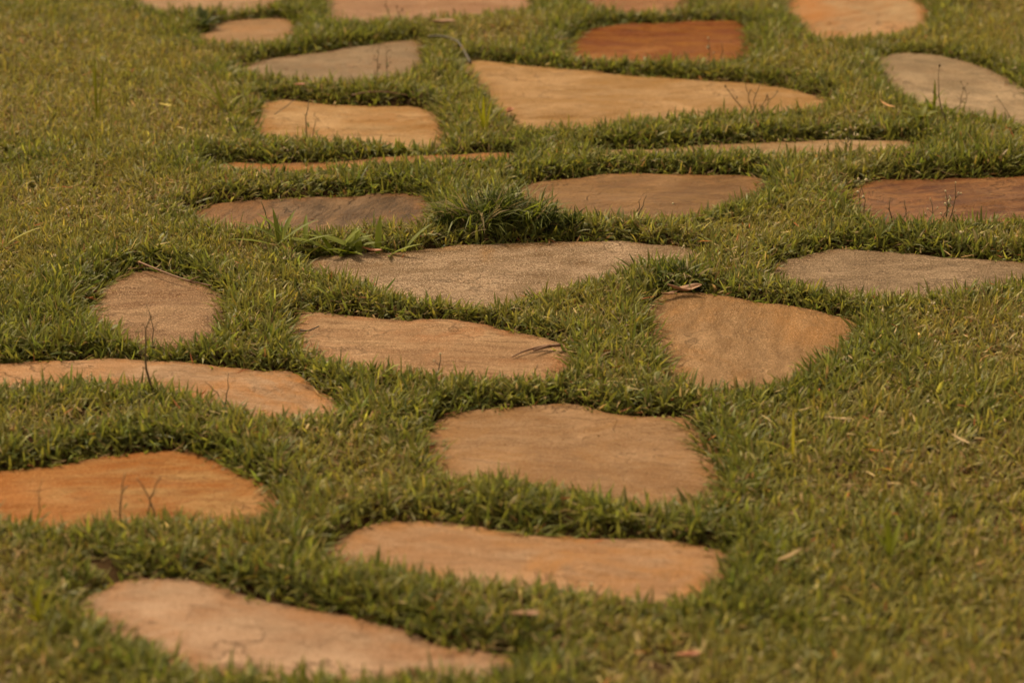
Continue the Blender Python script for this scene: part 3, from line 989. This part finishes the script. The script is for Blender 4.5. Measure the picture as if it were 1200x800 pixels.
leafy("broad_grass", "coarse grass plant at the left end of the coarse patch, blades reaching left", "plant", (338, 290),
      [(170, 60, .11, .010, .4), (150, 40, .09, .010, .6), (60, 30, .08, .011, .5), (20, 55, .10, .012, .3), (110, 20, .075, .009, .5), (200, 70, .10, .009, .3), (90, 40, .07, .011, .4), (0, 65, .08, .011, .3)],
      (.085, .105, .022))
leafy("broad_grass", "small coarse grass plant beside the larger one, right of its leaves", "plant", (452, 288),
      [(80, 18, .085, .014, .3), (30, 40, .09, .011, .5), (140, 50, .09, .011, .5), (200, 66, .08, .011, .4), (350, 60, .08, .011, .3), (270, 70, .05, .010, .2)],
      (.085, .105, .022))
leafy("broad_grass", "single yellowish grass shoot with two curved blades in the right lawn", "plant", (931, 538),
      [(95, 4, .085, .005, .15), (185, 40, .080, .005, 1.0)], (.20, .185, .04))
leafy("broad_grass", "wispy upright grass shoot in the upper left lawn", "plant", (116, 142),
      [(80, 2, .16, .007, .15), (60, 8, .15, .006, .3), (110, 8, .14, .006, .3), (0, 10, .15, .005, 1.1), (180, 14, .11, .006, .5)], (.10, .105, .022))
leafy("broad_grass", "broad pale blades leaning in the lawn left of the small tan stones", "plant", (262, 132),
      [(150, 42, .13, .011, .5), (165, 52, .11, .010, .4), (120, 20, .08, .009, .5), (20, 40, .06, .009, .6)], (.12, .125, .025))
leafy("broad_grass", "bright tuft of blades in the grass left of the golden stone", "plant", (567, 158),
      [(90, 3, .085, .008, .2), (60, 12, .08, .007, .4), (130, 14, .075, .007, .4), (20, 30, .06, .007, .5), (170, 30, .06, .007, .5)], (.15, .155, .022))
leafy("broad_grass", "yellow green blades beside the lower right lawn patch", "plant", (1044, 655),
      [(95, 10, .06, .010, .3), (60, 25, .06, .009, .5), (140, 30, .05, .009, .5), (10, 50, .05, .008, .4)], (.11, .13, .020))
leafy("broad_grass", "bright yellow green tuft at the lower left of the picture", "plant", (45, 735),
      [(90, 8, .06, .007, .3), (40, 20, .06, .007, .5), (140, 20, .06, .007, .5), (180, 35, .06, .006, .6), (0, 35, .06, .006, .6), (250, 40, .05, .006, .5)], (.14, .145, .020))
leafy("broad_grass", "pale curved blade cluster low in the lawn at the left edge", "plant", (8, 296),
      [(10, 55, .09, .008, .4), (170, 55, .07, .007, .5), (70, 30, .05, .006, .4)], (.15, .15, .045))
leafy("grass_sprig", "sprig of green grass blades lying across the long peach stone", "grass sprig", (628, 620),
      [(205, 84, .060, .006, .15), (228, 86, .070, .006, .10), (345, 80, .055, .008, .2), (15, 62, .05, .007, .5), (180, 80, .075, .006, .1)], (.085, .10, .024), z=.006)

def tussock(label, foot, rx, ry, n, hmul, dark, seed):
    """a hummock of long drooping blades over a dark heart"""
    r = np.random.default_rng(seed)
    x, y, z0 = base_at(*foot)
    root = empty("grass_tussock", (x, y, z0))
    for part, cnt in (("heart", int(n * .5)), ("blades", int(n * .5))):
        # several leaning bunches grown into one another
        m_ = 14
        cx_, cy_ = r.normal(0, rx * .5, m_), r.normal(0, ry * .5, m_)
        lean_a, lean_t = r.uniform(0, 2 * np.pi, m_), r.uniform(.2, 1.0, m_)
        w_ = r.integers(0, m_, cnt)
        P = np.stack([cx_[w_] + r.normal(0, .012, cnt), cy_[w_] + r.normal(0, .010, cnt), r.uniform(-.004, .012, cnt)], 1)
        hs_ = np.exp(-((P[:, 0] / rx) ** 2 + (P[:, 1] / ry) ** 2) * .6)
        a = lean_a[w_] + r.normal(0, .9, cnt)
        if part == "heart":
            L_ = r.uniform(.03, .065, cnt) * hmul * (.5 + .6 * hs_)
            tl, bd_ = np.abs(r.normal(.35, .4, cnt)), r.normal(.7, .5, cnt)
            cbase = DEEP * .5  # deep green, darkened further to paint the shade inside the mound
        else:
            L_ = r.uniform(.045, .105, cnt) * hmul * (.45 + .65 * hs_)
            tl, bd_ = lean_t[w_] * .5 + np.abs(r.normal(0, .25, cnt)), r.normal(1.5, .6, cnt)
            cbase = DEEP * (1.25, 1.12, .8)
        col_ = np.tile(cbase, (cnt, 1)) * r.lognormal(0, .30, cnt)[:, None]
        s = (r.random(cnt) < (.16 if part == "blades" else .05))[:, None]
        col_ = np.where(s, (STRAW * .7), col_)
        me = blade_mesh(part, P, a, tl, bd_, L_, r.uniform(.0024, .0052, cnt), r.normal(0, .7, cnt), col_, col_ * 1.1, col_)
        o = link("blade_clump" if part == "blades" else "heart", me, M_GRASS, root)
        o["kind"] = "stuff"
    tag(root, label, "grass tussock")
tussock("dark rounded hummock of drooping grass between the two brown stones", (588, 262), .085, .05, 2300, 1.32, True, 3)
tussock("drooping arched grass clump above the curled dry leaf", (795, 322), .050, .035, 380, .62, True, 5)

# ------------------------------------------------------------------ twigs, dry leaves and straws lying about
def twig(label, pix, zs, r0=.0016, r1=.0008, mat=None, fork=None):
    P = [Vector(at(px, py, z)) for (px, py), z in zip(pix, zs)]
    c = P[0].copy()
    # thread a smooth line through the points
    out = []
    for i in range(len(P) - 1):
        p0, p1, p2, p3 = P[max(i - 1, 0)], P[i], P[i + 1], P[min(i + 2, len(P) - 1)]
        for k in range(5):
            t = k / 5
            out.append(.5 * ((2 * p1) + (p2 - p0) * t + (2 * p0 - 5 * p1 + 4 * p2 - p3) * t * t + (3 * p1 - p0 - 3 * p2 + p3) * t ** 3) - c)
    out.append(P[-1] - c)
    bm = bmesh.new()
    tube(bm, out, r0, r1, 7)
    if fork:
        i, v = fork
        tube(bm, [out[i], out[i] + Vector(v) * .5, out[i] + Vector(v)], r1, r1 * .6, 5)
    o = finish("twig", bm, mat or M_TWIG)
    o.location = c
    tag(o, label, "twig")
    return o
twig("long brown twig along the back edge of the compact pinkish stone", [(163, 307), (185, 316), (215, 327), (248, 335)], [.012, .013, .010, .008], .0022, .0014, fork=(11, (.02, -.01, .012)))
twig("curved reddish brown twig on the right end of the split grained stone", [(600, 418), (615, 411), (635, 406), (657, 404)], [.006, .007, .008, .012], .0010, .0034, fork=(12, (-.03, -.03, .002)))
twig("dark arched root by the back left corner of the golden stone", [(502, 43), (520, 43), (537, 50), (547, 66), (551, 74)], [.03, .034, .03, .018, .008], .0030, .0040, M_DARKTWIG)
twig("dry pale root in the gap behind the orange tan rounded stone", [(412, 112), (430, 108), (455, 108), (478, 112)], [.014, .022, .022, .012], .0016, .0014)
twig("dark thin twig at the left end of the split grained stone", [(352, 387), (362, 387), (374, 382)], [.006, .007, .010], .0016, .0010, M_DARKTWIG)
twig("thin dark twig across the left of the orange tan rounded stone", [(322, 134), (335, 125), (346, 116)], [.005, .012, .020], .0010, .0008, M_DARKTWIG)

def dryleaf(label, foot, length, width, az, curl, mat, z=.012, name="dry_leaf", cat="dry leaf", twist=.5, seed=0):
    x, y, _ = at(foot[0], foot[1], z)
    bm = bmesh.new()
    r = random.Random(seed)
    n_, m_ = 10, 4
    rows = []
    for i in range(n_ + 1):
        t = i / n_
        w = width * .5 * max(.04, math.sin(math.pi * (t * .94 + .03)) ** .8)
        row = []
        for j in range(m_ + 1):
            s = j / m_ * 2 - 1
            a_ = s * 1.1
            px_ = (t - .5) * length
            py_ = w * math.sin(a_) * 1.1
            pz_ = w * (1 - math.cos(a_)) * 1.3 + curl * length * (2 * t - 1) ** 2 * .5 + r.uniform(-.0006, .0006)
            tw = twist * (t - .5)
            row.append(bm.verts.new((px_, py_ * math.cos(tw) - pz_ * math.sin(tw), py_ * math.sin(tw) + pz_ * math.cos(tw))))
        rows.append(row)
    for A, B in zip(rows, rows[1:]):
        for j in range(m_):
            bm.faces.new((A[j], A[j + 1], B[j + 1], B[j]))
    o = finish(name, bm, mat)
    o.location = (x, y, z)
    o.rotation_euler = (0, 0, math.radians(az))
    md = o.modifiers.new("thickness", 'SOLIDIFY'); md.thickness = .0006
    tag(o, label, cat)
    return o
dryleaf("curled brown dry leaf at the back left of the tapering tan stone", (802, 341), .062, .020, 18, .55, M_DRYLEAF, .010, twist=1.4, seed=1)
dryleaf("smaller brown leaf scrap touching the left of the curled dry leaf", (785, 345), .035, .010, 25, .3, M_DRYLEAF, .008, seed=2)
dryleaf("tan dry blade lying slanted in the lower right lawn", (925, 652), .060, .008, 48, .15, M_STRAW, .034, "dry_straw", "dry straw", seed=3)
dryleaf("pink and cream dry blade lying flat in the right lawn", (983, 491), .048, .006, -8, .12, M_STRAW, .034, "dry_straw", "dry straw", seed=4)
dryleaf("pale straw lying slanted at the right of the right lawn", (1126, 515), .044, .004, -58, .1, M_STRAW, .034, "dry_straw", "dry straw", seed=5)
dryleaf("yellow folded blade tip in the upper left lawn", (194, 124), .040, .008, -30, .2, plain_material("yellow_blade", (.40, .30, .04), (.52, .42, .09), 60), .040, "dry_straw", "dry straw", seed=6)
dryleaf("small red leaf scrap in the grass above the orange tan rounded stone", (351, 100), .030, .012, 10, .2, M_REDLEAF, .032, "leaf_scrap", "leaf scrap", seed=7)
dryleaf("reddish leaf scrap tucked at the left end of the golden stone", (597, 131), .040, .020, 70, .2, M_REDLEAF, .016, "leaf_scrap", "leaf scrap", seed=8)
dryleaf("brown leaf lying in the grass band above the rightmost grey tan stone end", (519, 27), .07, .022, 10, .2, M_DRYLEAF, .034, seed=9)
dryleaf("dark brown leaf in the grass between the two nearest stones", (615, 721), .045, .014, 5, .2, M_DRYLEAF, .032, seed=10)
dryleaf("tan leaf scrap between the coarse grass and the rough sparkling stone", (436, 294), .045, .010, -25, .25, M_REDLEAF, .010, "leaf_scrap", "leaf scrap", seed=11)
dryleaf("orange leaf scrap half buried in grass at the bottom edge", (806, 768), .035, .012, 12, .2, M_REDLEAF, .03, "leaf_scrap", "leaf scrap", seed=12)
dryleaf("bent orange straw in the grass below the right edge beige stone", (1040, 124), .065, .005, -62, .2, plain_material("orange_straw", (.40, .17, .06), (.5, .26, .1), 60), .036, "dry_straw", "dry straw", seed=13)

# tiny cream florets scattered over the lawn
fx = rng.uniform(-1.7, 1.7, 900); fy = rng.uniform(2.9, 7.6, 900)
fd = samp(SDF, fx, fy)
dn = .10 + .9 * sstep(.5, .62, fbm(fx, fy, 1.6, 141, 2))
dn = dn + .35 * ((fy > 5.0) & (fx < -.5)) + .9 * np.exp(-((fx - .72) ** 2 + (fy - 5.0) ** 2 * .5) / .12)
k = in_region(fx, fy, .3) & (fd > .01) & (rng.random(900) < dn * .7)
fx, fy = fx[k], fy[k]
bm = bmesh.new()
for i, (x, y) in enumerate(zip(fx, fy)):
    z = gz(x, y) + random.uniform(.028, .046)
    for q in range(random.choice((1, 1, 2, 3))):
        blob(bm, (x + random.uniform(-.006, .006), y + random.uniform(-.006, .006), z + random.uniform(-.004, .004)), random.uniform(.0012, .0024), random.uniform(.0014, .0030), i * 5 + q)
fl = finish("tiny_florets", bm, M_SEED)
tag(fl, "tiny cream florets dotted through the lawn", "florets", None, "stuff")
